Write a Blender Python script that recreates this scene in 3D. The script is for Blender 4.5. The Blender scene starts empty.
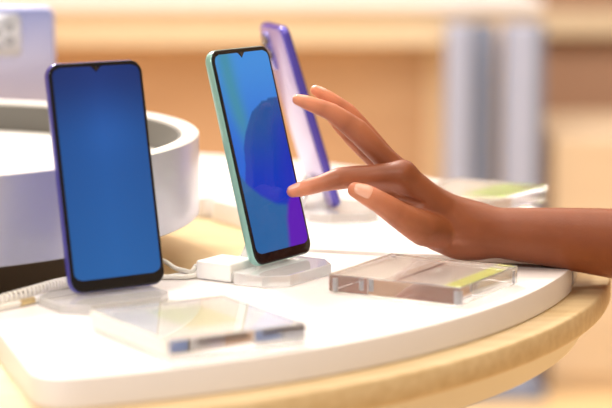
import bpy, bmesh, math, random
import numpy as np
from mathutils import Vector, Matrix

random.seed(4)
scene = bpy.context.scene
COL = scene.collection

# ------------------------------------------------------------------ camera, world, lights, exposure
CAM_H, PITCH, F_PX = 0.2855, math.radians(8.73), 2000.0      # z = 0 is the top of the white display slabs
FLOOR_Z = -0.95
cam_data = bpy.data.cameras.new('camera')
cam_data.sensor_width = 36.0
cam_data.lens = F_PX * 36.0 / 612.0
cam_data.clip_start = 0.05
cam_data.clip_end = 60
cam_data.dof.use_dof = True
cam_data.dof.focus_distance = 1.54
cam_data.dof.aperture_fstop = 4.2
cam = bpy.data.objects.new('camera', cam_data)
cam.location = (0, 0, CAM_H)
cam.rotation_euler = (math.pi / 2 - PITCH, 0, 0)
COL.objects.link(cam)
scene.camera = cam

world = bpy.data.worlds.new('shop_ambient')
scene.world = world
world.use_nodes = True
world.node_tree.nodes['Background'].inputs[0].default_value = (1.0, 0.94, 0.86, 1)
world.node_tree.nodes['Background'].inputs[1].default_value = 0.5


def area(name, loc, target, sx, sy, power, color):
    d = bpy.data.lights.new(name, 'AREA')
    d.shape = 'RECTANGLE'
    d.size, d.size_y = sx, sy
    d.energy = power
    d.color = color
    o = bpy.data.objects.new(name, d)
    o.location = loc
    o.rotation_euler = (Vector(target) - Vector(loc)).to_track_quat('-Z', 'Y').to_euler()
    COL.objects.link(o)
    return o


area('ceiling_light_over_table', (-0.1, 1.5, 2.1), (-0.1, 1.5, 0), 2.2, 2.2, 37, (1.0, 0.97, 0.93))
area('ceiling_spot_behind_table', (-0.9, 3.1, 1.9), (0.05, 1.5, 0), 0.5, 0.5, 70, (1.0, 0.96, 0.91))
area('ceiling_light_front', (-0.95, -0.4, 1.5), (0.0, 1.5, 0), 0.5, 0.5, 26, (1.0, 0.93, 0.87))
area('ceiling_light_rear', (0.0, 4.2, 2.1), (0.0, 5.0, -0.2), 5.0, 1.2, 115, (1.0, 0.945, 0.88))

scene.view_settings.view_transform = 'Standard'
scene.view_settings.look = 'None'
scene.view_settings.exposure = 0.0
scene.view_settings.gamma = 1.0
scene.view_settings.use_curve_mapping = False
scene.cycles.max_bounces = 32
scene.cycles.transmission_bounces = 32
scene.cycles.glossy_bounces = 8
scene.cycles.sample_clamp_indirect = 0.0
scene.cycles.blur_glossy = 0.1


# ------------------------------------------------------------------ helpers
def at(px, py, Y):
    """the point of the place at depth Y that lies on the photograph's pixel (px, py)"""
    fw = np.array([0, math.cos(PITCH), -math.sin(PITCH)])
    up = np.array([0, math.sin(PITCH), math.cos(PITCH)])
    d = fw + np.array([1, 0, 0]) * (px - 306) / F_PX + up * (204 - py) / F_PX
    p = np.array([0, 0, CAM_H]) + d * (Y / d[1])
    return p


def srgb(r, g, b):
    def f(c):
        c /= 255.0
        return c / 12.92 if c <= 0.04045 else ((c + 0.055) / 1.055) ** 2.4
    return (f(r), f(g), f(b), 1.0)


def mat(name, color, rough=0.5, metal=0.0, coat=0.0, spec=0.5, noise=0.0, nscale=40.0, bump=0.0):
    m = bpy.data.materials.new(name)
    m.use_nodes = True
    nt = m.node_tree
    b = nt.nodes['Principled BSDF']
    b.inputs['Base Color'].default_value = color
    b.inputs['Roughness'].default_value = rough
    b.inputs['Metallic'].default_value = metal
    b.inputs['Coat Weight'].default_value = coat
    b.inputs['Coat Roughness'].default_value = 0.05
    b.inputs['Specular IOR Level'].default_value = spec
    if noise or bump:
        tc = nt.nodes.new('ShaderNodeTexCoord')
        n = nt.nodes.new('ShaderNodeTexNoise')
        n.inputs['Scale'].default_value = nscale
        n.inputs['Detail'].default_value = 4
        nt.links.new(tc.outputs['Object'], n.inputs['Vector'])
        if noise:
            mx = nt.nodes.new('ShaderNodeMix')
            mx.data_type = 'RGBA'
            mx.inputs[6].default_value = tuple(c * (1 - noise) for c in color[:3]) + (1,)
            mx.inputs[7].default_value = tuple(min(1, c * (1 + noise)) for c in color[:3]) + (1,)
            nt.links.new(n.outputs['Fac'], mx.inputs[0])
            nt.links.new(mx.outputs[2], b.inputs['Base Color'])
        if bump:
            bp = nt.nodes.new('ShaderNodeBump')
            bp.inputs['Strength'].default_value = bump
            bp.inputs['Distance'].default_value = 0.001
            nt.links.new(n.outputs['Fac'], bp.inputs['Height'])
            nt.links.new(bp.outputs['Normal'], b.inputs['Normal'])
    return m


def wood_mat(name, c1, c2, scale=(2.0, 30.0, 30.0), rough=0.4):
    m = bpy.data.materials.new(name)
    m.use_nodes = True
    nt = m.node_tree
    b = nt.nodes['Principled BSDF']
    b.inputs['Roughness'].default_value = rough
    tc = nt.nodes.new('ShaderNodeTexCoord')
    mp = nt.nodes.new('ShaderNodeMapping')
    mp.inputs['Scale'].default_value = scale
    n = nt.nodes.new('ShaderNodeTexNoise')
    n.inputs['Scale'].default_value = 3.0
    n.inputs['Detail'].default_value = 6
    r = nt.nodes.new('ShaderNodeValToRGB')
    r.color_ramp.elements[0].position = 0.3
    r.color_ramp.elements[0].color = c1
    r.color_ramp.elements[1].position = 0.7
    r.color_ramp.elements[1].color = c2
    nt.links.new(tc.outputs['Object'], mp.inputs['Vector'])
    nt.links.new(mp.outputs['Vector'], n.inputs['Vector'])
    nt.links.new(n.outputs['Fac'], r.inputs['Fac'])
    nt.links.new(r.outputs['Color'], b.inputs['Base Color'])
    return m


def glass_mat(name, color, ior=1.49, rough=0.0, trans=1.0):
    m = mat(name, color, rough)
    b = m.node_tree.nodes['Principled BSDF']
    b.inputs['Transmission Weight'].default_value = trans
    b.inputs['IOR'].default_value = ior
    return m


def emit_attr_mat(name, strength=1.0):
    """a lit phone screen: the picture shown on it is stored per vertex, under glossy glass"""
    m = bpy.data.materials.new(name)
    m.use_nodes = True
    nt = m.node_tree
    b = nt.nodes['Principled BSDF']
    b.inputs['Base Color'].default_value = (0.002, 0.002, 0.003, 1)
    b.inputs['Roughness'].default_value = 0.04
    b.inputs['Specular IOR Level'].default_value = 0.2
    a = nt.nodes.new('ShaderNodeAttribute')
    a.attribute_name = 'picture'
    nt.links.new(a.outputs['Color'], b.inputs['Emission Color'])
    b.inputs['Emission Strength'].default_value = strength
    return m


def link(name, me, m=None, parent=None, smooth=False):
    o = bpy.data.objects.new(name, me)
    COL.objects.link(o)
    if m is not None:
        for x in (m if isinstance(m, (list, tuple)) else [m]):
            me.materials.append(x)
    if parent is not None:
        o.parent = parent
    if smooth:
        for p in me.polygons:
            p.use_smooth = True
    return o


def obj(name, bm, m=None, parent=None, smooth=False, sharp=None):
    bmesh.ops.recalc_face_normals(bm, faces=bm.faces[:])
    me = bpy.data.meshes.new(name)
    if sharp is not None:
        for e in bm.edges:
            if len(e.link_faces) == 2 and e.calc_face_angle(0) > sharp:
                e.smooth = False
        smooth = True
    bm.to_mesh(me)
    bm.free()
    return link(name, me, m, parent, smooth)


def tag(o, label=None, cat=None, group=None, kind=None):
    if label:
        o['label'] = label
    if cat:
        o['category'] = cat
    if group:
        o['group'] = group
    if kind:
        o['kind'] = kind
    return o


def thing(name, loc, rot, label, cat, group=None):
    o = bpy.data.objects.new(name, None)
    o.empty_display_size = 0.02
    COL.objects.link(o)
    o.location = loc
    o.rotation_euler = rot
    return tag(o, label, cat, group)


def box_bm(x0, x1, y0, y1, z0, z1, bev=0.0, seg=2, bm=None):
    bm2 = bmesh.new()
    bmesh.ops.create_cube(bm2, size=1)
    for v in bm2.verts:
        v.co = Vector(((x0 + x1) / 2 + v.co.x * (x1 - x0), (y0 + y1) / 2 + v.co.y * (y1 - y0), (z0 + z1) / 2 + v.co.z * (z1 - z0)))
    if bev:
        bmesh.ops.bevel(bm2, geom=bm2.edges[:], offset=bev, segments=seg, affect='EDGES', profile=0.5)
    if bm is None:
        return bm2
    me = bpy.data.meshes.new('t')
    bm2.to_mesh(me)
    bm2.free()
    bm.from_mesh(me)
    bpy.data.meshes.remove(me)
    return bm


def loft(loops, cap=True, bm=None, close=False):
    bm = bm or bmesh.new()
    vs = [[bm.verts.new(p) for p in lp] for lp in loops]
    n = len(vs[0])
    rng = range(len(vs)) if close else range(len(vs) - 1)
    for i in rng:
        a, b = vs[i], vs[(i + 1) % len(vs)]
        for k in range(n):
            bm.faces.new((a[k], a[(k + 1) % n], b[(k + 1) % n], b[k]))
    if cap and not close:
        bm.faces.new(vs[0][::-1])
        bm.faces.new(vs[-1])
    return bm


def lathe(profile, n=128, closed=True):
    """profile: list of (r, z); closed profile -> ring solid"""
    bm = bmesh.new()
    rows = []
    for k in range(n):
        a = 2 * math.pi * k / n
        rows.append([bm.verts.new((r * math.cos(a), r * math.sin(a), z)) for r, z in profile])
    m = len(profile)
    for k in range(n):
        a, b = rows[k], rows[(k + 1) % n]
        for i in range(m if closed else m - 1):
            j = (i + 1) % m
            bm.faces.new((a[i], b[i], b[j], a[j]))
    bmesh.ops.remove_doubles(bm, verts=bm.verts[:], dist=1e-7)
    return bm


def disc_bm(profile, n=128):
    """solid of revolution whose profile (r, z) runs from a bottom rim to a top rim, both capped"""
    return loft([[(r * math.cos(2 * math.pi * k / n), r * math.sin(2 * math.pi * k / n), z) for k in range(n)] for r, z in profile])


def tube_bm(pts, r, n=10, bm=None):
    pts = [Vector(p) for p in pts]
    loops = []
    t0 = (pts[1] - pts[0]).normalized()
    nrm = t0.orthogonal().normalized()
    for i, p in enumerate(pts):
        t = (pts[min(i + 1, len(pts) - 1)] - pts[max(i - 1, 0)]).normalized()
        nrm = (nrm - t * nrm.dot(t)).normalized()
        bi = t.cross(nrm)
        rr = r[i] if isinstance(r, (list, tuple)) else r
        loops.append([p + (nrm * math.cos(2 * math.pi * k / n) + bi * math.sin(2 * math.pi * k / n)) * rr for k in range(n)])
    return loft(loops, bm=bm)


def spline(ctrl, n=12):
    c = [Vector(p) for p in ctrl]
    c = [c[0] * 2 - c[1]] + c + [c[-1] * 2 - c[-2]]
    out = []
    for i in range(1, len(c) - 2):
        for k in range(n):
            t = k / n
            p0, p1, p2, p3 = c[i - 1], c[i], c[i + 1], c[i + 2]
            out.append(0.5 * ((2 * p1) + (p2 - p0) * t + (2 * p0 - 5 * p1 + 4 * p2 - p3) * t * t + (3 * p1 - p0 - 3 * p2 + p3) * t ** 3))
    out.append(c[-2])
    return out


def rrect(w, h, r, inset=0.0, n=8, cy=None):
    """rounded rectangle outline in (x, z), x centred, z from 0 to h"""
    w2, hh, rr = w / 2 - inset, h / 2 - inset, max(r - inset, 0.0005)
    pts = []
    for cx, cz, a0 in ((w2 - rr, hh - rr, 0), (-w2 + rr, hh - rr, 90), (-w2 + rr, -hh + rr, 180), (w2 - rr, -hh + rr, 270)):
        for k in range(n + 1):
            a = math.radians(a0 + 90 * k / n)
            pts.append((cx + rr * math.cos(a), cz + rr * math.sin(a) + h / 2))
    return pts


# ------------------------------------------------------------------ materials
M_floor = wood_mat('pale_shop_floor', srgb(226, 190, 138), srgb(238, 206, 158), (1.2, 8, 8), 0.45)
M_wallb = mat('brown_wall_paint', srgb(196, 158, 130), 0.8, noise=0.04, nscale=3)
M_walls = mat('cream_wall_paint', srgb(238, 226, 208), 0.8, noise=0.03, nscale=3)
M_ceil = mat('white_ceiling', srgb(240, 236, 230), 0.9, noise=0.02, nscale=3)
M_slab = mat('white_slab', srgb(243, 238, 236), 0.35, noise=0.012, nscale=90, bump=0.02)
M_wood = wood_mat('light_oak_tabletop', srgb(212, 184, 136), srgb(228, 204, 160), (3, 40, 40), 0.42)
M_bowl = mat('cream_table_underside', srgb(242, 232, 208), 0.5, noise=0.03, nscale=6)
M_ring = mat('pearl_lacquer', srgb(194, 196, 214), 0.28, 0.25, coat=0.3, noise=0.03, nscale=12)
M_rim = mat('white_rim', srgb(244, 241, 236), 0.35, noise=0.01)
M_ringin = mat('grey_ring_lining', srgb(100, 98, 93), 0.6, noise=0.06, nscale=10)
M_dark = mat('dark_brown_plinth', srgb(92, 78, 64), 0.6, noise=0.1, nscale=10)
M_acryl = glass_mat('clear_acrylic', (0.985, 0.99, 0.985, 1), trans=0.96)
M_milky = glass_mat('milky_clear_acrylic', (0.985, 0.985, 0.98, 1), rough=0.03, trans=0.62)
M_black = mat('black_screen_glass', (0.004, 0.004, 0.006, 1), 0.05, spec=0.4)
M_greylens = mat('grey_lens_glass', srgb(140, 142, 150), 0.15, coat=0.5, noise=0.02)
M_hole = mat('lens_black', (0.006, 0.006, 0.01, 1), 0.08, coat=0.6)
M_screen = emit_attr_mat('lit_screen', 1.0)
M_blueframe = mat('violet_blue_frame', srgb(72, 72, 172), 0.28, 0.35, coat=0.4, noise=0.03)
M_mint = mat('mint_green_frame', srgb(140, 186, 178), 0.3, 0.25, coat=0.4, noise=0.03)
M_purpframe = mat('deep_violet_frame', srgb(82, 70, 178), 0.25, 0.3, coat=0.5, noise=0.03)
M_purpback = mat('lilac_back', srgb(178, 160, 220), 0.32, 0.1, coat=0.5, noise=0.03)
M_lavframe = mat('pale_lilac_frame', srgb(176, 178, 214), 0.3, 0.3, coat=0.3, noise=0.03)
M_bump = mat('silver_camera_island', srgb(190, 192, 200), 0.3, 0.4, coat=0.4, noise=0.03)
M_cable = mat('white_cable', srgb(240, 236, 226), 0.45, noise=0.03)
M_plug = mat('white_plastic', srgb(240, 238, 234), 0.35, noise=0.02)
M_gold = mat('brass_plug_sleeve', srgb(226, 204, 150), 0.35, 0.8, noise=0.05)
M_nail = mat('fingernail', srgb(226, 168, 142), 0.25, coat=0.5, noise=0.05, nscale=300)


def gradient_mat(name, c_bot, c_top, axis, lo, hi, rough=0.3, coat=0.4):
    """two-tone lacquer: the colour itself runs from c_bot to c_top along the part"""
    m = mat(name, c_bot, rough, 0.15, coat)
    nt = m.node_tree
    tc = nt.nodes.new('ShaderNodeTexCoord')
    sp = nt.nodes.new('ShaderNodeSeparateXYZ')
    mr = nt.nodes.new('ShaderNodeMapRange')
    mr.inputs[1].default_value, mr.inputs[2].default_value = lo, hi
    mx = nt.nodes.new('ShaderNodeMix')
    mx.data_type = 'RGBA'
    mx.inputs[6].default_value, mx.inputs[7].default_value = c_bot, c_top
    nt.links.new(tc.outputs['Object'], sp.inputs[0])
    nt.links.new(sp.outputs[axis], mr.inputs[0])
    nt.links.new(mr.outputs[0], mx.inputs[0])
    nt.links.new(mx.outputs[2], nt.nodes['Principled BSDF'].inputs['Base Color'])
    return m


M_lavback = gradient_mat('lilac_to_blue_back', srgb(188, 182, 198), srgb(134, 144, 196), 2, 0.07, 0.165)


# ------------------------------------------------------------------ room
def plane_box(name, x0, x1, y0, y1, z0, z1, m):
    return tag(obj(name, box_bm(x0, x1, y0, y1, z0, z1), m), kind='structure')


plane_box('floor', -5, 5, -2.5, 8.2, FLOOR_Z - 0.1, FLOOR_Z, M_floor)
plane_box('wall_back', -5, 5, 8.0, 8.2, FLOOR_Z, 2.3, M_wallb)
plane_box('wall_left', -5.2, -5, -2.5, 8.2, FLOOR_Z - 0.1, 2.3, M_walls)
plane_box('wall_right', 5, 5.2, -2.5, 8.2, FLOOR_Z - 0.1, 2.3, M_walls)
plane_box('ceiling', -5.2, 5.2, -2.5, 8.2, 2.3, 2.4, M_ceil)

# ------------------------------------------------------------------ background furniture
M_bgwood = wood_mat('orange_oak_veneer', srgb(194, 154, 118), srgb(206, 168, 132), (0.6, 0.6, 4), 0.5)
M_bgwood2 = wood_mat('pale_oak_veneer', srgb(226, 196, 160), srgb(232, 206, 172), (0.6, 0.6, 4), 0.5)
M_bgedge = wood_mat('light_oak_edge', srgb(224, 204, 172), srgb(232, 214, 184), (0.6, 0.6, 4), 0.45)
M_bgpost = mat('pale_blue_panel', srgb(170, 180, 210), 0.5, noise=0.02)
M_bgpost_shaded = mat('pale_blue_panel_shaded', srgb(126, 136, 160), 0.5, noise=0.02)  # shade put into the colour for the panels' sides; the base shares it
M_bgcab = wood_mat('honey_cabinet_front', srgb(212, 190, 162), srgb(220, 200, 174), (0.6, 0.6, 4), 0.45)

BY = 5.0
bc = thing('display_counter', (0, BY, FLOOR_Z), (0, 0, 0), 'long wooden display counter with a bright top far behind the phones', 'counter')


def zpix(y, Y):
    return float(at(306, y, Y)[2]) - FLOOR_Z


def xpix(x, Y):
    return float(at(x, 204, Y)[0])


zt, ze, zb = zpix(10, BY), zpix(10, BY), zpix(46, BY)
obj('counter_top', box_bm(-1.3, 0.59, -0.02, 0.9, zt, zt + 0.025, 0.004), M_slab, bc)
obj('edge_board', box_bm(-1.3, 0.59, 0, 0.88, zb, zt, 0.004), M_bgedge, bc)
obj('side_panel', box_bm(-1.28, xpix(424, BY + 0.1), 0.1, 0.8, 0, zb, 0.004), M_bgwood, bc)
obj('end_panel', box_bm(xpix(424, BY + 0.1), xpix(446, BY + 0.1), 0.09, 0.8, 0, zb, 0.004), M_bgwood2, bc)

pl = thing('panel_display', (0, BY - 0.15, FLOOR_Z), (0, 0, 0), 'pale blue upright panel pair standing before the counter end', 'display stand')
zp = zpix(26, BY - 0.15)
for xa, xb, mm, dy in ((446, 468, M_bgpost, 0), (468, 495, M_bgpost_shaded, 0.05), (504, 534, M_bgpost, 0), (534, 544, M_bgpost_shaded, 0.03)):  # darker pieces are the panels' sides, their shade painted in
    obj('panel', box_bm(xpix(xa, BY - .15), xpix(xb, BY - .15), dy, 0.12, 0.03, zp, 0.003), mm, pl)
obj('base', box_bm(xpix(440, BY - .15), xpix(548, BY - .15), -0.03, 0.13, 0, 0.03, 0.003), M_bgpost_shaded, pl)
obj('back_board', box_bm(xpix(470, BY - .15), xpix(530, BY - .15), 0.1, 0.125, 0.03, zp, 0.003), M_bgwood2, pl)

cb = thing('low_cabinet', (0, 4.9, FLOOR_Z), (0, 0, 0), 'honey coloured low cabinet at the far right behind the arm', 'cabinet')
zc = zpix(137, 4.9)
obj('body', box_bm(xpix(552, 4.9), 1.9, 0.0, 0.6, 0.04, zc, 0.01), M_bgcab, cb)
obj('plinth', box_bm(xpix(554, 4.9), 1.88, 0.02, 0.58, 0.0, 0.04), M_bgcab, cb)
hs = thing('tall_shelf', (0, 6.6, FLOOR_Z), (0, 0, 0), 'tall brown shelf unit with a cream header behind the low cabinet', 'shelf')
M_bgbrown = mat('taupe_board', srgb(172, 136, 112), 0.7, noise=0.03, nscale=4)
obj('back_panel', box_bm(xpix(535, 6.6), 2.4, 0.02, 0.3, 0, 1.9, 0.005), M_bgbrown, hs)
obj('header', box_bm(xpix(535, 6.6), 2.4, -0.05, 0.02, zpix(36, 6.6), zpix(10, 6.6), 0.005), M_bgedge, hs)

# ------------------------------------------------------------------ round display table
TC = Vector((-0.335, 1.707, 0))
tb = thing('round_display_table', (TC.x, TC.y, FLOOR_Z), (0, 0, 0), 'round oak display table with a rounded cream underside, carrying the white slabs', 'table')
h0 = -FLOOR_Z - 0.0205
obj('tabletop', disc_bm([(0.588, h0 - 0.021), (0.592, h0 - 0.019), (0.593, h0 - 0.017), (0.593, h0 - 0.002), (0.591, h0)], 200), M_wood, tb, sharp=0.9)
obj('underside', disc_bm([(0.24, h0 - 0.085), (0.50, h0 - 0.055), (0.562, h0 - 0.0475), (0.570, h0 - 0.0445), (0.574, h0 - 0.038), (0.584, h0 - 0.0215)], 200), M_bowl, tb, sharp=0.5)
obj('pedestal', disc_bm([(0.3, 0.0), (0.3, 0.02), (0.2, 0.06), (0.2, h0 - 0.0855)], 96), M_bowl, tb, sharp=0.6)


def sector_slab(a0, a1, r0, r1, thick, corner, corner_b, label):
    """white plate: a sector of a ring with rounded corners and soft edges"""
    def arc(r, s, e, n):
        return [(r * math.cos(s + (e - s) * k / n), r * math.sin(s + (e - s) * k / n)) for k in range(n + 1)]
    a0, a1 = math.radians(a0), math.radians(a1)

    def outline(ins):
        R1, R0 = r1 - ins, r0 + ins
        co, cb = corner, corner_b
        d1, d2, d0 = co / R1, cb / R1, 0.012 / R0
        i1, i0 = ins / R1, ins / R0
        pts = arc(R1, a0 + d1 + i1, a1 - d2 - i1, 48)

        def corner_pts(p0, pc, p1, n=8):
            out = []
            for k in range(1, n):
                t = k / n
                # quadratic with a tightened middle, close to a circle
                w = 0.85
                den = (1 - t) ** 2 + 2 * w * t * (1 - t) + t * t
                out.append(tuple(((1 - t) ** 2 * p0[j] + 2 * w * t * (1 - t) * pc[j] + t * t * p1[j]) / den for j in (0, 1)))
            return out
        def pol(r, a):
            return (r * math.cos(a), r * math.sin(a))
        e1 = pol(R1 - cb, a1 - ins / (R1 - cb))
        pts += corner_pts(pts[-1], pol(R1, a1 - i1), e1)
        pts.append(e1)
        f1 = pol(R0 + 0.012, a1 - ins / (R0 + 0.012))
        inner = arc(R0, a1 - d0 - i0, a0 + d0 + i0, 30)
        pts.append(f1)
        pts += corner_pts(f1, pol(R0, a1 - i0), inner[0])
        pts += inner
        f0 = pol(R0 + 0.012, a0 + ins / (R0 + 0.012))
        pts += corner_pts(inner[-1], pol(R0, a0 + i0), f0)
        pts.append(f0)
        e0 = pol(R1 - co, a0 + ins / (R1 - co))
        pts.append(e0)
        pts += corner_pts(e0, pol(R1, a0 + i1), arc(R1, a0 + d1 + i1, a1, 1)[0])
        return pts
    loops = []
    for ins, z in ((0.0008, -thick), (0, -thick + 0.0008), (0, -0.0016), (0.0005, -0.0005), (0.0016, 0.0)):
        loops.append([(x, y, z) for x, y in outline(ins)])
    o = obj('display_slab', loft(loops), M_slab, sharp=0.7)
    o.location = TC
    return tag(o, label, 'display slab', 'white display slabs on the round table')


sector_slab(-72.2, -17.2, 0.305, 0.569, 0.02, 0.026, 0.003, 'white display slab in front, under the blue and green lit phones')
sector_slab(-14.6, 38.0, 0.305, 0.566, 0.02, 0.004, 0.004, 'white display slab behind the hand, under the purple phone and lime leaflet')
sector_slab(39.1, 96.0, 0.305, 0.566, 0.02, 0.004, 0.004, 'white display slab at the far side, behind the pearl ring')

# pearl ring on a dark plinth, open at the top
RX, RY, RR, RZT, RZB = -0.390, 1.665, 0.300, 0.089, 0.0215
rg = thing('display_ring', (RX, RY, -0.0205), (0, 0, 0), 'large open pearl white ring on a dark plinth left behind the blue phone', 'display ring')
o0 = 0.0205
ro = RR
ri = RR - 0.0145
obj('ring_wall', lathe([(ro - 0.001, RZB + o0), (ro, RZB + o0 + 0.001), (ro, RZT + o0 - 0.0012), (ro - 0.0012, RZT + o0 - 0.0012), (ro - 0.0012, RZB + o0)], 200), M_ring, rg, sharp=0.5)
obj('rim', lathe([(ro - 0.0011, RZB + o0 + 0.002), (ro - 0.0011, RZT + o0 - 0.0012), (ro, RZT + o0 - 0.0011), (ro - 0.0010, RZT + o0), (ri + 0.0015, RZT + o0), (ri, RZT + o0 - 0.0015), (ri, RZB + o0 + 0.002)], 200), M_rim, rg, sharp=0.5)
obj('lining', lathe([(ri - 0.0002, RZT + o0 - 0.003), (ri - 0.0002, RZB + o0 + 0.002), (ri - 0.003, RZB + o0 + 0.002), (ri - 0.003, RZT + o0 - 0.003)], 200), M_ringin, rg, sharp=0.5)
obj('tray_floor', disc_bm([(ri - 0.0035, RZB + o0 + 0.002), (ri - 0.0035, RZT + o0 - 0.028)], 160), M_rim, rg, sharp=0.5)
obj('plinth', disc_bm([(0.235, 0.0), (0.235, RZB + o0)], 120), M_dark, rg, sharp=0.5)


# ------------------------------------------------------------------ smartphones
def blue_picture(u, v):
    # v = 0 bottom, 1 top
    top = np.array(srgb(36, 62, 132)[:3])
    mid = np.array(srgb(42, 98, 176)[:3])
    bot = np.array(srgb(46, 110, 184)[:3])
    c = bot + (mid - bot) * min(1, v / 0.6)
    if v > 0.6:
        t = (v - 0.6) / 0.4
        c = mid + (top - mid) * (t * t * (3 - 2 * t))
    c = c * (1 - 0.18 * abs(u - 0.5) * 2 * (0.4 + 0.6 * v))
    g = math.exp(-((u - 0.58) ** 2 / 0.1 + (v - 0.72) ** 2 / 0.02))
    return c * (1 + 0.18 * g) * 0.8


def smooth(a, b, x):
    t = min(1, max(0, (x - a) / (b - a)))
    return t * t * (3 - 2 * t)


def interp(x, xs, ys):
    return float(np.interp(x, xs, ys))


def green_picture(u, v):
    w = 1 - v
    sky = np.array(srgb(70, 156, 242)[:3]) * (1 - smooth(0, 0.55, w)) + np.array(srgb(36, 112, 232)[:3]) * smooth(0, 0.55, w)
    teal = np.array(srgb(70, 158, 178)[:3])
    k = math.exp(-((u - (0.12 + 0.35 * w + 0.25 * (0.2 - w) * (w < 0.2))) ** 2) / 0.02) * (1 - smooth(0.28, 0.60, w)) * 0.85
    c = sky * (1 - k) + teal * k
    # large rounded dark blue shape rising from the right
    edge_u = interp(w, [0.238, 0.25, 0.26, 0.303, 0.40, 0.47, 0.56, 0.66, 0.72], [1.05, 0.8, 0.67, 0.465, 0.265, 0.18, 0.14, 0.05, -0.1])
    inside = smooth(-0.012, 0.012, u - edge_u) if w > 0.236 else 0
    deep = np.array(srgb(34, 92, 168)[:3]) * (1 - smooth(0.3, 0.7, w)) + np.array(srgb(26, 64, 204)[:3]) * smooth(0.3, 0.7, w)
    rim = smooth(0.6, 1.0, u) * smooth(0.25, 0.45, w)
    deep = deep * (1 - 0.6 * rim) + np.array(srgb(26, 46, 200)[:3]) * 0.6 * rim
    c = c * (1 - inside) + deep * inside
    # steel blue field at the lower left, violet at the lower right
    low_w = interp(u, [0, 0.1, 0.3, 0.55, 0.75, 0.9, 1.0], [0.60, 0.655, 0.72, 0.775, 0.79, 0.79, 0.77])
    lo = smooth(-0.012, 0.012, w - low_w)
    c2 = np.array(srgb(48, 110, 176)[:3])
    pu = interp(w, [0.66, 0.73, 0.79, 0.86, 1.0], [1.12, 0.90, 0.76, 0.69, 0.62])
    pv = smooth(-0.05, 0.05, u - pu) * smooth(0.64, 0.76, w)
    viol = np.array(srgb(104, 34, 196)[:3])
    c = c * (1 - lo) + c2 * lo
    c = c * (1 - pv) + viol * pv
    return c * 0.79


def off_picture(u, v):
    return np.array((0.003, 0.003, 0.004))


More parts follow.
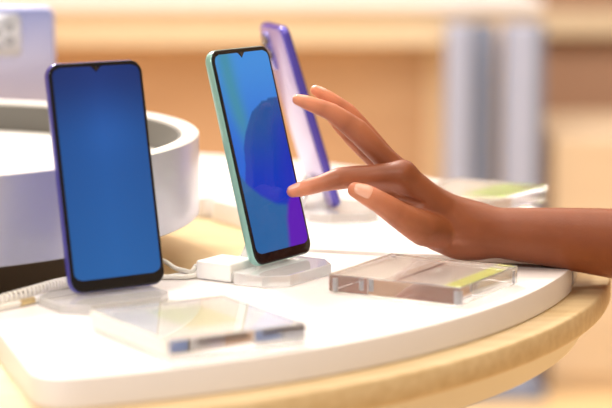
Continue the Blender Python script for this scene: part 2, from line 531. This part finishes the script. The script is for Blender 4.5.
def make_phone(name, loc, yaw, lean, label, frame_m, back_m, island_m, picture, cw=0.0758, ch=0.1640, th=0.0080, iw=0.026, ih=0.040, border=(0.0040, 0.0044, 0.0092), lens_m=None):
    t = thing(name, loc, (-lean, 0, yaw), label, 'phone', None)
    n = 10
    # body: y = 0 is the front, y = th the back
    prof = ((0.0011, 0.0), (0.0004, 0.0006), (0.0, 0.0018), (0.0, th - 0.0028), (0.0006, th - 0.0012), (0.0018, th - 0.0003))
    loops = [[(x, d, z) for x, z in rrect(cw, ch, 0.0098, ins, n)] for ins, d in prof]
    obj('frame', loft(loops), frame_m, t, sharp=1.2)
    # back panel
    obj('back_panel', loft([[(x, d, z) for x, z in rrect(cw, ch, 0.0098, ins, n)] for ins, d in ((0.0018, th - 0.0004), (0.0019, th), (0.0026, th + 0.0002))]), back_m, t, sharp=1.2)
    # front glass (black border)
    obj('front_glass', loft([[(x, d, z) for x, z in rrect(cw, ch, 0.0098, ins, n)] for ins, d in ((0.0005, 0.0006), (0.0005, 0.0002), (0.0008, -0.0002), (0.0013, -0.00042), (0.0020, -0.0005))]), M_black, t, sharp=1.2)
    # lit display with a small V notch at the top middle
    bx, bt, bb = border
    w, h = cw - 2 * bx, ch - bt - bb
    nx, nz = 44, 96
    me_v, me_f, cols = [], [], []
    rc = 0.0062
    for j in range(nz + 1):
        for i in range(nx + 1):
            u, v = i / nx, j / nz
            z = v * h
            half = w / 2
            for zz in (z, h - z):
                if zz < rc:
                    half = min(half, w / 2 - rc + math.sqrt(max(0, rc * rc - (rc - zz) ** 2)))
            x = (u - 0.5) * 2 * half
            # notch: push the top rows down around the middle
            nd = max(0.0, 0.0042 - abs(x) * 0.95)
            zt = h - nd
            z2 = z if z < h - 0.012 else (h - 0.012) + (z - (h - 0.012)) * (zt - (h - 0.012)) / 0.012
            me_v.append((x, -0.00056, bb + z2))
            cols.append(picture((x + w / 2) / w, z2 / h))
    for j in range(nz):
        for i in range(nx):
            a = j * (nx + 1) + i
            me_f.append((a, a + 1, a + nx + 2, a + nx + 1))
    me = bpy.data.meshes.new('display')
    me.from_pydata(me_v, [], me_f)
    at_ = me.color_attributes.new('picture', 'FLOAT_COLOR', 'POINT')
    at_.data.foreach_set('color', np.array([(c[0], c[1], c[2], 1) for c in cols], dtype=np.float32).ravel())
    link('display', me, M_screen, t)
    # earpiece slit and selfie lens
    lens = bmesh.new()
    bmesh.ops.create_uvsphere(lens, u_segments=16, v_segments=8, radius=0.0013)
    for v_ in lens.verts:
        v_.co = Vector((v_.co.x, v_.co.y * 0.15 - 0.0006, v_.co.z + ch - 0.0052))
    obj('front_camera', lens, M_hole, t, smooth=True)
    # side buttons on the right edge, as seen from the front
    obj('power_button', box_bm(cw / 2 - 0.0004, cw / 2 + 0.0005, 0.0032, 0.0056, ch * 0.56, ch * 0.56 + 0.011, 0.0003), frame_m, t)
    obj('volume_button', box_bm(cw / 2 - 0.0004, cw / 2 + 0.0005, 0.0032, 0.0056, ch * 0.70, ch * 0.70 + 0.020, 0.0003), frame_m, t)
    # camera island on the back, upper left when seen from behind (so at +x)
    il = [[(x + cw / 2 - 0.006 - iw / 2, d, z + ch - ih - 0.007) for x, z in rrect(iw, ih, 0.006, ins, 6)] for ins, d in ((0, th), (0, th + 0.0013), (0.0006, th + 0.0019))]
    isl = obj('camera_island', loft(il), island_m, t, sharp=1.0)
    for lx, lz, lr in ((-0.006, 0.030, 0.0052), (-0.006, 0.0165, 0.0052), (0.006, 0.0235, 0.0045), (0.006, 0.009, 0.0025)):
        c = bmesh.new()
        bmesh.ops.create_cone(c, cap_ends=True, segments=24, radius1=lr, radius2=lr * 0.92, depth=0.0012)
        bmesh.ops.rotate(c, verts=c.verts[:], cent=(0, 0, 0), matrix=Matrix.Rotation(-math.pi / 2, 3, 'X'))
        bmesh.ops.translate(c, verts=c.verts[:], vec=(cw / 2 - 0.006 - iw / 2 + lx, th + 0.0024, ch - ih - 0.007 + lz))
        obj('lens', c, lens_m or M_hole, isl, sharp=0.8)
    return t


BLUE = ((-0.1331, 1.4035, 0.0084), 0.6036, 0.1962)
GREEN = ((-0.0158, 1.5065, 0.0112), 0.990, 0.258)
PURPLE = ((0.0222, 1.80, 0.0118), 1.85, 0.30)
LAV = ((-0.294, 2.06, 0.0118), math.pi - 0.04, 0.06)
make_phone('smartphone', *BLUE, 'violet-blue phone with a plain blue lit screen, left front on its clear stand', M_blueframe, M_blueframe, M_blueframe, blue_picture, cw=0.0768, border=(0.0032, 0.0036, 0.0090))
make_phone('smartphone', *GREEN, 'mint green phone whose lit blue and violet screen the fingertip touches', M_mint, M_mint, M_mint, green_picture, cw=0.0775, ch=0.1660, th=0.0074, border=(0.0034, 0.0040, 0.0086))
make_phone('smartphone', *PURPLE, 'purple phone seen from its lilac back, behind the green phone', M_purpframe, M_purpback, M_purpframe, off_picture, ch=0.170, iw=0.020, ih=0.036)
make_phone('smartphone', *LAV, 'pale lilac phone seen from the back at the left edge, behind the ring', M_lavframe, M_lavback, M_bump, off_picture, iw=0.036, ih=0.044, lens_m=M_greylens)


# ------------------------------------------------------------------ clear phone stands
def make_stand(loc, yaw, lean, label, notched=False):
    t = thing('phone_stand', (loc[0], loc[1], 0.0), (0, 0, yaw), label, 'phone stand', 'clear acrylic phone stands')
    top = loc[2] - 0.0086 * math.sin(lean) - 0.0002
    x0, x1, y0, y1, c = -0.056, 0.030, -0.032, 0.032, 0.015
    out = [(x0 + c, y0), (x1 - c, y0), (x1, y0 + c), (x1, y1 - c), (x1 - c, y1)]
    out += [(-0.018, y1), (-0.018, 0.0125), (x0 + 0.004, 0.0125), (x0, 0.0085)] if notched else [(x0 + c, y1), (x0, y1 - c)]
    out += [(x0, y0 + c)]

    def ins(p, k):
        cx, cy = (x0 + x1) / 2, (y0 + y1) / 2
        return (cx + (p[0] - cx) * (1 - k), cy + (p[1] - cy) * (1 - k))
    lo = [[(*ins(p, k), z) for p in out] for k, z in ((0.008, 0.0003), (0, 0.0008), (0, top - 0.0008), (0.012, top))]
    bm = loft(lo)
    bmesh.ops.recalc_face_normals(bm, faces=bm.faces[:])
    me = bpy.data.meshes.new('base')
    bm.to_mesh(me)
    bm.free()
    base = link('base', me, M_milky, t)
    # sloping rear rest, leaning like the phone
    s, cl = math.sin(lean), math.cos(lean)
    pr = []
    for tt, off in ((0.001, 0.0096), (0.026, 0.0096), (0.026, 0.0126), (0.010, 0.030)):
        pr.append((off * cl + tt * s, loc[2] - off * s + tt * cl))
    pr[-1] = (0.0305, top + 0.0002)
    pr[0] = (pr[0][0] - 0.001, top + 0.0002)
    loops = [[(x, y, z) for y, z in pr] for x in (-0.02, 0.02)]
    obj('back_rest', loft(loops), M_milky, t)
    return t


make_stand(BLUE[0], BLUE[1], BLUE[2], 'clear acrylic stand under the violet-blue phone, at the left front')
make_stand(GREEN[0], GREEN[1], GREEN[2], 'clear acrylic stand under the mint green phone, middle of the table', True)
make_stand(PURPLE[0], PURPLE[1], PURPLE[2], 'clear acrylic stand under the purple phone, behind the index finger')
make_stand(LAV[0], LAV[1], LAV[2], 'clear acrylic stand under the pale lilac phone, behind the ring')

# white tether plugs behind the stands and their cables
def tether_plug(loc, yaw, label):
    t = thing('tether_plug', (loc[0], loc[1], 0.0), (0, 0, yaw), label, 'plug', 'white tether plugs')
    obj('housing', box_bm(-0.017, 0.017, 0, 0.032, 0.0003, 0.0145, 0.002, 3), M_plug, t, sharp=0.9)
    obj('strain_relief', tube_bm([(0, 0.032, 0.0065), (0, 0.039, 0.0060), (0, 0.045, 0.0055)], [0.0036, 0.0028, 0.0022], 14), M_plug, t, sharp=0.9)
    return t


def local(ph, x, y, z=0.0):
    c, s = math.cos(ph[1]), math.sin(ph[1])
    return Vector((ph[0][0] + c * x - s * y, ph[0][1] + s * x + c * y, z))


gp = local(GREEN, -0.0375, 0.0132)
tether_plug(gp, GREEN[1], 'white tether plug behind the stand of the mint green phone')
cend = local(GREEN, -0.0375, 0.0132 + 0.0445, 0.0055)


def on_slab(px, py, z=0.0022):
    d = at(px, py, 1.0) - np.array([0, 0, CAM_H])
    return Vector(np.array([0, 0, CAM_H]) + d * ((z - CAM_H) / d[2]))


cpts = spline([cend, on_slab(191, 272, 0.0026), on_slab(184, 270.5, 0.0022), on_slab(175, 268, 0.0022), on_slab(164, 261, 0.0022), on_slab(150, 258.5, 0.0022)], 10)
cpts2 = spline([on_slab(197, 275.5, 0.0021), on_slab(183, 277, 0.0021), on_slab(163, 277, 0.0021), on_slab(140, 279, 0.0021), on_slab(118, 283, 0.0021)], 10)
tag(obj('charging_cable', tube_bm(cpts, 0.0019, 10), M_cable, smooth=True), 'thin white cable from the plug of the green phone, curving behind the blue phone', 'cable')
tag(obj('charging_cable', tube_bm(cpts2, 0.0019, 10), M_cable, smooth=True), 'thin white cable lying straight on the slab between the blue and green phones', 'cable')

# coiled cable at the left edge, ending in a jack plug on the slab
axis = spline([on_slab(-40, 316, 0.0042), on_slab(-8, 303, 0.0042), on_slab(30, 292, 0.0042), on_slab(58, 284, 0.0042), on_slab(80, 280, 0.0042)], 60)
hel = []
for i in range(len(axis) * 4 - 4):
    f = i / 4
    k = int(f)
    p = axis[k].lerp(axis[min(k + 1, len(axis) - 1)], f - k)
    tdir = (axis[min(k + 1, len(axis) - 1)] - axis[max(k - 1, 0)]).normalized()
    sd = tdir.cross(Vector((0, 0, 1))).normalized()
    a = i * 0.22
    hel.append(p + (sd * math.cos(a) + Vector((0, 0, 1)) * math.sin(a)) * 0.0033)
tag(obj('coiled_cable', tube_bm(hel, 0.0011, 6), M_cable, smooth=True), 'white coiled cable at the left edge below the ring', 'cable')
jk = thing('jack_plug', on_slab(12, 306, 0.0), (0, 0, 0), 'white and brass cable plug lying beside the coiled cable at left', 'plug')
p0, p1, p2, p3 = [on_slab(x, y, 0.0030) - jk.location for x, y in ((6, 306), (20, 303), (33, 300), (48, 296.5))]
obj('sleeve', tube_bm([p1, p2], 0.0024, 16), M_gold, jk, sharp=0.8)
obj('tip', tube_bm([p2 + (p2 - p1) * 0.02, p3], [0.0027, 0.0028], 16), M_plug, jk, sharp=0.8)
obj('cord', tube_bm([p0 - (p1 - p0) * 1.5, p0, p1 - (p1 - p0) * 0.03], 0.0020, 10), M_cable, jk, sharp=0.8)

# ------------------------------------------------------------------ acrylic leaflet blocks
M_card = mat('grey_leaflet', srgb(196, 190, 184), 0.7, noise=0.05, nscale=60)
M_white = mat('white_leaflet', srgb(246, 246, 240), 0.7, noise=0.01)
M_lime = mat('lime_print', srgb(206, 222, 70), 0.6, noise=0.03)
M_green = mat('bright_green_print', srgb(160, 222, 40), 0.6, noise=0.03)
M_semi = glass_mat('hazy_clear_acrylic', (0.985, 0.985, 0.98, 1), rough=0.0, trans=0.9)
M_limepale = mat('pale_lime_print', srgb(224, 236, 186), 0.6, noise=0.03)
M_bluep = mat('blue_print', srgb(70, 110, 170), 0.6, noise=0.03)
M_taupe = mat('taupe_print', srgb(150, 134, 126), 0.6, noise=0.04)
M_ink = mat('dark_print', srgb(92, 84, 80), 0.6, noise=0.04)


def leaflet_block(loc, yaw, w, d, label, bands, th=0.0145, cover=None):
    t = thing('leaflet_block', loc, (0, 0, yaw), label, 'leaflet block', 'clear acrylic leaflet blocks')
    obj('acrylic_cover', box_bm(-w / 2, w / 2, -d / 2, d / 2, 0.0014, th, 0.0007, 2), cover or M_acryl, t)
    cd = obj('leaflet', box_bm(-w / 2 + 0.002, w / 2 - 0.002, -d / 2 + 0.002, d / 2 - 0.002, 0.0003, 0.0007), M_white, t)
    for nm, x0, x1, y0, y1, m in bands:
        obj(nm, box_bm(-w / 2 + w * x0, -w / 2 + w * x1, -d / 2 + d * y0, -d / 2 + d * y1, 0.0007, 0.0009), m, cd)
    return t


rb = leaflet_block((0.087, 1.447, 0), -0.525, 0.1063, 0.0977, 'clear leaflet block with grey card and lime stripe, below the hand', [
    ('grey_panel', 0.36, 0.80, 0.04, 0.96, M_card), ('ink_line', 0.44, 0.47, 0.08, 0.94, M_ink), ('lime_stripe', 0.81, 0.93, 0.04, 0.96, M_lime), ('blue_mark', 0.935, 0.955, 0.25, 0.6, M_bluep)])
for sx in (-1, 1):
    for sy in (-1, 1):
        pin = disc_bm([(0.0021, 0.0018), (0.0021, 0.0110)], 20)
        bmesh.ops.translate(pin, verts=pin.verts[:], vec=(sx * 0.0490, sy * 0.0448, 0))
        obj('corner_pin', pin, M_bump, rb, sharp=0.8)
fb = leaflet_block((-0.071, 1.282, 0), 0.56, 0.100, 0.108, 'clear leaflet block with a pale card, in front at the table edge', [
    ('lime_tint', 0.35, 0.75, 0.35, 0.9, M_limepale), ('ink_line', 0.12, 0.5, 0.03, 0.10, M_ink), ('ink_line', 0.66, 0.97, 0.03, 0.10, M_ink)], cover=M_semi)
obj('white_end_strip', box_bm(-0.0514, -0.0502, -0.0535, 0.0535, 0.0030, 0.0142, 0.0003), M_white, fb)
obj('dark_edge_strip', box_bm(-0.030, 0.006, -0.0550, -0.0542, 0.0098, 0.0128, 0.0002), M_ink, fb)
obj('dark_edge_strip', box_bm(0.017, 0.0495, -0.0550, -0.0542, 0.0098, 0.0128, 0.0002), M_ink, fb)
leaflet_block((0.158, 1.862, 0), -0.6, 0.100, 0.105, 'clear leaflet block with bright lime print, on the slab beyond the wrist', [
    ('lime_stripe', 0.50, 0.97, 0.3, 0.97, M_green), ('lime_tint', 0.05, 0.95, 0.04, 0.2, M_limepale)], cover=M_semi)


# ------------------------------------------------------------------ the hand
def mm(px, Y):
    return px * Y / F_PX


def chain(*pts):
    return [(np.array(at(x, y, Y)), mm(r, Y)) for x, y, Y, r in pts]


index = chain((292.4, 191.6, 1.5262, 6.0), (300.5, 189.4, 1.5266, 7.4), (311, 186.3, 1.527, 8.3), (322, 183.3, 1.5275, 8.6), (339, 178.6, 1.528, 11.3), (356, 176.6, 1.5285, 11.1), (372, 176.0, 1.528, 11.2), (403, 173.5, 1.527, 13.0))
middle = chain((297.5, 99.8, 1.548, 5.3), (309, 103.4, 1.548, 7.4), (332, 112.4, 1.548, 9.2), (357, 130.5, 1.548, 11.9), (378, 152, 1.547, 11.2), (402, 175, 1.546, 13.5))
ring = chain((315.5, 90.5, 1.567, 5.2), (327, 97.0, 1.567, 7.0), (348, 112, 1.567, 8.6), (364, 131, 1.566, 9.8), (384, 155, 1.565, 10.2), (407, 180, 1.564, 12.5))
pinky = chain((333, 119.5, 1.583, 5.4), (340, 126.5, 1.583, 6.6), (353, 140, 1.583, 7.6), (374, 160, 1.582, 8.4), (412, 189, 1.580, 11.5))
thumb = chain((355.5, 190.0, 1.503, 8.0), (365, 194.0, 1.503, 10.2), (381, 203, 1.502, 11.6), (402, 217, 1.505, 14.0), (424, 228.5, 1.516, 18.0), (449, 232, 1.533, 19.0))
palm = [
    chain((403, 175, 1.527, 13.2), (432, 203, 1.531, 17.5), (468, 229, 1.538, 23)),
    chain((402, 177, 1.546, 13.2), (434, 207, 1.548, 19), (468, 230, 1.550, 24)),
    chain((407, 182, 1.564, 12.5), (437, 211, 1.562, 18), (468, 231, 1.560, 23)),
    chain((412, 190, 1.580, 11.5), (438, 218, 1.574, 17), (468, 232, 1.566, 21.5)),
    chain((376, 183, 1.533, 9), (404, 196, 1.538, 15), (432, 214, 1.542, 20)),
    chain((410, 212, 1.535, 18), (440, 227.5, 1.540, 24), (470, 231, 1.545, 25)),
]
arm = [
    chain((462, 230.2, 1.538, 27), (500, 233, 1.536, 25.6), (545, 236.5, 1.535, 29.3), (615, 243.5, 1.535, 35.5), (720, 255, 1.535, 46), (800, 262, 1.535, 50), (960, 274, 1.535, 52)),
    chain((462, 230.2, 1.560, 26), (500, 233, 1.560, 25.4), (545, 236.5, 1.562, 29.3), (615, 243.5, 1.566, 35.5), (720, 255, 1.572, 46), (800, 262, 1.575, 50), (960, 274, 1.575, 52)),
]
VOX = 0.0012
allp = [p for c in (index, middle, ring, pinky, thumb, *palm, *arm) for p in c]
lo = np.min([p - r for p, r in allp], axis=0) - 0.006
hi = np.max([p + r for p, r in allp], axis=0) + 0.006
dim = np.ceil((hi - lo) / VOX).astype(int) + 1
gx, gy, gz = [(lo[i] + VOX * np.arange(dim[i])).astype(np.float32) for i in range(3)]
BIG = np.float32(0.05)


def cone_sdf(field, a, ra, b, rb, k):
    """blend a round cone into the field with smooth radius k, touching only its neighbourhood"""
    pad = max(ra, rb) + 0.014
    l = np.maximum(((np.minimum(a, b) - pad - lo) / VOX).astype(int), 0)
    h = np.minimum(((np.maximum(a, b) + pad - lo) / VOX).astype(int) + 2, dim)
    if np.any(h <= l):
        return
    sl = tuple(slice(l[i], h[i]) for i in range(3))
    X = gx[sl[0]][:, None, None] - a[0]
    Y = gy[sl[1]][None, :, None] - a[1]
    Z = gz[sl[2]][None, None, :] - a[2]
    d = b - a
    L2 = float(d @ d)
    t = np.clip((X * d[0] + Y * d[1] + Z * d[2]) / L2, 0, 1)
    q = np.sqrt((X - t * d[0]) ** 2 + (Y - t * d[1]) ** 2 + (Z - t * d[2]) ** 2) - (ra + (rb - ra) * t)
    f = field[sl]
    if k > 0:
        hh = np.maximum(k - np.abs(f - q), 0) / k
        field[sl] = np.minimum(f, q) - hh * hh * k * 0.25
    else:
        field[sl] = np.minimum(f, q)


def field_of(chains, k):
    f = np.full(tuple(dim), BIG, dtype=np.float32)
    for c in chains:
        pts = [p for p, r in c]
        rad = [r for p, r in c]
        # refine each chain with a spline so that joints bend softly
        n = 4
        P = [pts[0] * 2 - pts[1]] + pts + [pts[-1] * 2 - pts[-2]]
        Q, R = [], []
        for i in range(1, len(P) - 2):
            for s in range(n):
                t = s / n
                lin = P[i] * (1 - t) + P[i + 1] * t
                cr = 0.5 * ((2 * P[i]) + (P[i + 1] - P[i - 1]) * t + (2 * P[i - 1] - 5 * P[i] + 4 * P[i + 1] - P[i + 2]) * t * t + (3 * P[i] - P[i - 1] - 3 * P[i + 1] + P[i + 2]) * t ** 3)
                Q.append(0.6 * lin + 0.4 * cr)
                R.append(rad[i - 1] * (1 - t) + rad[i] * t)
        Q.append(pts[-1])
        R.append(rad[-1])
        for i in range(len(Q) - 1):
            cone_sdf(f, Q[i], R[i], Q[i + 1], R[i + 1], k)
    return f


def smin(a, b, k):
    h = np.maximum(k - np.abs(a - b), 0) / k
    return np.minimum(a, b) - h * h * k * 0.25


body = None
for c in palm + arm:
    f1 = field_of([c], 0)
    body = f1 if body is None else smin(body, f1, 0.010)
fing = None
for c in (index, middle, ring, pinky):
    f1 = field_of([c], 0)
    fing = f1 if fing is None else np.minimum(fing, f1)
body = smin(body, fing, 0.005)
body = smin(body, field_of([thumb], 0), 0.0018)


def first_skin(px, py):
    """the nearest skin point on the line of sight through a pixel"""
    for Y in np.arange(1.46, 1.60, 0.0004):
        p = np.array(at(px, py, Y))
        i = ((p - lo) / VOX).round().astype(int)
        if np.all(i >= 0) and np.all(i < dim) and body[i[0], i[1], i[2]] < 0:
            return p
    return None


# the fold between thumb and palm, pressed in as a shallow groove
fold = [first_skin(*q) for q in ((392, 193.5), (399, 197.5), (407, 200.5), (415, 202.5), (423, 203.5))]
fold = [p for p in fold if p is not None]
groove = np.full(tuple(dim), BIG, dtype=np.float32)
fr = [0.0012, 0.0022, 0.0029, 0.0025, 0.0010]
for i in range(len(fold) - 1):
    cone_sdf(groove, fold[i], fr[i], fold[i + 1], fr[i + 1], 0)
body = -smin(-body, groove, 0.002)


def surface_nets(f):
    s = f < 0
    nx, ny, nz = f.shape
    cs = np.zeros((nx - 1, ny - 1, nz - 1), np.uint8)
    for dx in (0, 1):
        for dy in (0, 1):
            for dz in (0, 1):
                cs += s[dx:nx - 1 + dx, dy:ny - 1 + dy, dz:nz - 1 + dz]
    act = (cs > 0) & (cs < 8)
    ids = np.full(act.shape, -1, np.int64)
    I = np.argwhere(act)
    ids[act] = np.arange(len(I))
    acc = np.zeros((len(I), 3))
    cnt = np.zeros(len(I))
    cor = [(a, b, c) for a in (0, 1) for b in (0, 1) for c in (0, 1)]
    for p in cor:
        for ax in range(3):
            if p[ax] == 1:
                continue
            q = list(p)
            q[ax] = 1
            va = f[I[:, 0] + p[0], I[:, 1] + p[1], I[:, 2] + p[2]]
            vb = f[I[:, 0] + q[0], I[:, 1] + q[1], I[:, 2] + q[2]]
            m = (va < 0) != (vb < 0)
            t = np.where(m, va / np.where(va - vb == 0, 1, va - vb), 0)
            pos = np.tile(np.array(p, float), (len(I), 1))
            pos[:, ax] += t
            acc[m] += pos[m]
            cnt[m] += 1
    V = I + acc / cnt[:, None]
    F = []
    for ax in range(3):
        a1, a2 = (ax + 1) % 3, (ax + 2) % 3
        sl0, sl1 = [slice(1, -1)] * 3, [slice(1, -1)] * 3
        sl0[ax], sl1[ax] = slice(0, -1), slice(1, None)
        A, B = s[tuple(sl0)], s[tuple(sl1)]
        E = np.argwhere(A != B)
        flip = A[A != B]
        base = E.copy()
        for k in range(3):
            if k != ax:
                base[:, k] += 1
        def cid(o1, o2):
            c = base.copy()
            c[:, a1] += o1
            c[:, a2] += o2
            return ids[c[:, 0], c[:, 1], c[:, 2]]
        q = np.stack([cid(-1, -1), cid(0, -1), cid(0, 0), cid(-1, 0)], 1)
        q[~flip] = q[~flip][:, ::-1]
        F.append(q)
    F = np.concatenate(F)
    return V, F[(F >= 0).all(1)]


V, Fq = surface_nets(body)
V = lo + V * VOX
# gentle smoothing
nb_i = np.concatenate([Fq[:, [0, 1]], Fq[:, [1, 2]], Fq[:, [2, 3]], Fq[:, [3, 0]]])
for it in range(6):
    acc = np.zeros_like(V)
    cnt = np.zeros(len(V))
    np.add.at(acc, nb_i[:, 0], V[nb_i[:, 1]])
    np.add.at(cnt, nb_i[:, 0], 1)
    np.add.at(acc, nb_i[:, 1], V[nb_i[:, 0]])
    np.add.at(cnt, nb_i[:, 1], 1)
    lam = 0.5 if it % 2 == 0 else -0.52
    V = V + lam * (acc / np.maximum(cnt, 1)[:, None] - V)

# where the skin is pinker (finger ends) and paler (palm side)
tint = np.zeros(len(V))
for c, amt in ((index, 1.0), (middle, 1.0), (ring, 1.0), (pinky, 0.9), (thumb, 0.75)):
    for k, wgt in ((0, 1.0), (1, 0.9), (2, 0.6), (3, 0.32)):
        p, r = c[k]
        dd = np.linalg.norm(V - p, axis=1)
        tint = np.maximum(tint, amt * wgt * np.clip(1 - (dd - r) / 0.020, 0, 1) ** 1.2)

# palm side: skin facing down, on the hand only
gi = np.clip(((V - lo) / VOX).round().astype(int), 1, dim - 2)
gzv = body[gi[:, 0], gi[:, 1], gi[:, 2] + 1] - body[gi[:, 0], gi[:, 1], gi[:, 2] - 1]
gxv = body[gi[:, 0] + 1, gi[:, 1], gi[:, 2]] - body[gi[:, 0] - 1, gi[:, 1], gi[:, 2]]
gyv = body[gi[:, 0], gi[:, 1] + 1, gi[:, 2]] - body[gi[:, 0], gi[:, 1] - 1, gi[:, 2]]
nzv = gzv / np.maximum(np.sqrt(gxv ** 2 + gyv ** 2 + gzv ** 2), 1e-9)
tint = np.maximum(tint, 0.30 * np.clip((-nzv - 0.1) / 0.6, 0, 1) * np.clip((0.135 - V[:, 0]) / 0.04, 0, 1))


def surface_dist(p, d):
    """how far the skin lies from p in direction d"""
    h, last = 0.0015, None
    while h < 0.02:
        q = (p + d * h - lo) / VOX
        i = q.astype(int)
        t = q - i
        c = body[i[0]:i[0] + 2, i[1]:i[1] + 2, i[2]:i[2] + 2]
        c = c[0] * (1 - t[0]) + c[1] * t[0]
        c = c[0] * (1 - t[1]) + c[1] * t[1]
        val = c[0] * (1 - t[2]) + c[1] * t[2]
        if val > 0:
            return h - (0.0004 * val / (val - last) if last is not None else 0)
        last = val
        h += 0.0004
    return h


def nail(tip, nxt, r, dr, normal, length, width, shift):
    """a curved nail plate lying on the finger end"""
    ax = (nxt - tip)
    ax = ax / np.linalg.norm(ax)
    nrm = normal - ax * (normal @ ax)
    nrm /= np.linalg.norm(nrm)
    sd = np.cross(ax, nrm)
    vs, fs = [], []
    nu, nv = 10, 10
    for layer in (0, 1):
        for j in range(nv + 1):
            for i in range(nu + 1):
                u, v = i / nu * 2 - 1, j / nv
                wv = width * (1 - 0.22 * (abs(v - 0.5) * 2) ** 4)
                ang = u * (wv / r)
                ee = max(abs(u), abs(v - 0.5) * 2)
                along = shift + length * v - 0.0012 * (1 - u * u) * (1 - v) + 0.0010 * (1 - u * u) * v
                dirn = nrm * math.cos(ang) + sd * math.sin(ang)
                h = surface_dist(tip + ax * along, dirn)
                h += (-0.0012 if layer else 0.00045 - 0.0006 * ee ** 6)
                vs.append(tip + ax * along + dirn * h)
    W = nu + 1
    N = W * (nv + 1)
    for j in range(nv):
        for i in range(nu):
            a = j * W + i
            fs.append((a, a + 1, a + W + 1, a + W))
            fs.append((N + a, N + a + W, N + a + W + 1, N + a + 1))
    return vs, fs


def slope(c):
    return (c[1][1] - c[0][1]) / np.linalg.norm(c[1][0] - c[0][0])


nails = [
    (thumb[0][0], thumb[1][0], thumb[0][1], slope(thumb), np.array([0.10, -0.84, 0.52]), 0.0125, 0.0052, -0.0012),
    (index[0][0], index[1][0], index[0][1], slope(index), np.array([-0.2, -0.12, 1.0]), 0.0100, 0.0046, -0.0030),
    (middle[0][0], middle[1][0], middle[0][1], slope(middle), np.array([-0.3, 0.25, 1.0]), 0.0100, 0.0046, -0.0030),
    (ring[0][0], ring[1][0], ring[0][1], slope(ring), np.array([-0.3, 0.15, 1.0]), 0.0100, 0.0044, -0.0030),
    (pinky[0][0], pinky[1][0], pinky[0][1], slope(pinky), np.array([-0.3, 0.2, 1.0]), 0.0080, 0.0038, -0.0024),
]
verts = V.tolist()
faces = Fq.tolist()
nskin = len(faces)
for nl in nails:
    vs, fs = nail(*nl)
    b0 = len(verts)
    verts += [list(p) for p in vs]
    faces += [[i + b0 for i in f] for f in fs]

M_skin = bpy.data.materials.new('brown_skin')
M_skin.use_nodes = True
nt = M_skin.node_tree
pb = nt.nodes['Principled BSDF']
at1 = nt.nodes.new('ShaderNodeAttribute')
at1.attribute_name = 'tint'
tc = nt.nodes.new('ShaderNodeTexCoord')
nz = nt.nodes.new('ShaderNodeTexNoise')
nz.inputs['Scale'].default_value = 45
nz.inputs['Detail'].default_value = 5
nt.links.new(tc.outputs['Object'], nz.inputs['Vector'])
mxa = nt.nodes.new('ShaderNodeMix')
mxa.data_type = 'RGBA'
mxa.inputs[6].default_value = srgb(120, 61, 31)
mxa.inputs[7].default_value = srgb(142, 77, 41)
nt.links.new(nz.outputs['Fac'], mxa.inputs[0])
mxb = nt.nodes.new('ShaderNodeMix')
mxb.data_type = 'RGBA'
mxb.inputs[7].default_value = srgb(222, 142, 104)
nt.links.new(at1.outputs['Fac'], mxb.inputs[0])
nt.links.new(mxa.outputs[2], mxb.inputs[6])
nt.links.new(mxb.outputs[2], pb.inputs['Base Color'])
pb.inputs['Roughness'].default_value = 0.45
pb.inputs['Specular IOR Level'].default_value = 0.4
pb.inputs['Subsurface Weight'].default_value = 0.15
pb.inputs['Subsurface Radius'].default_value = (1.0, 0.35, 0.18)
pb.inputs['Subsurface Scale'].default_value = 0.004
n2 = nt.nodes.new('ShaderNodeTexNoise')
n2.inputs['Scale'].default_value = 700
n2.inputs['Detail'].default_value = 3
nt.links.new(tc.outputs['Object'], n2.inputs['Vector'])
bp = nt.nodes.new('ShaderNodeBump')
bp.inputs['Strength'].default_value = 0.25
bp.inputs['Distance'].default_value = 0.0006
nt.links.new(n2.outputs['Fac'], bp.inputs['Height'])
nt.links.new(bp.outputs['Normal'], pb.inputs['Normal'])

me = bpy.data.meshes.new('person')
me.from_pydata(verts, [], faces)
me.update()
person = link('person', me, [M_skin, M_nail], smooth=True)
me.polygons.foreach_set('material_index', np.array([0] * nskin + [1] * (len(faces) - nskin), dtype=np.int32))
ta = me.attributes.new('tint', 'FLOAT', 'POINT')
ta.data.foreach_set('value', np.concatenate([tint, np.zeros(len(verts) - len(V))]).astype(np.float32))
tag(person, 'person reaching in from the right, bare forearm and hand, index finger on the green phone', 'person')
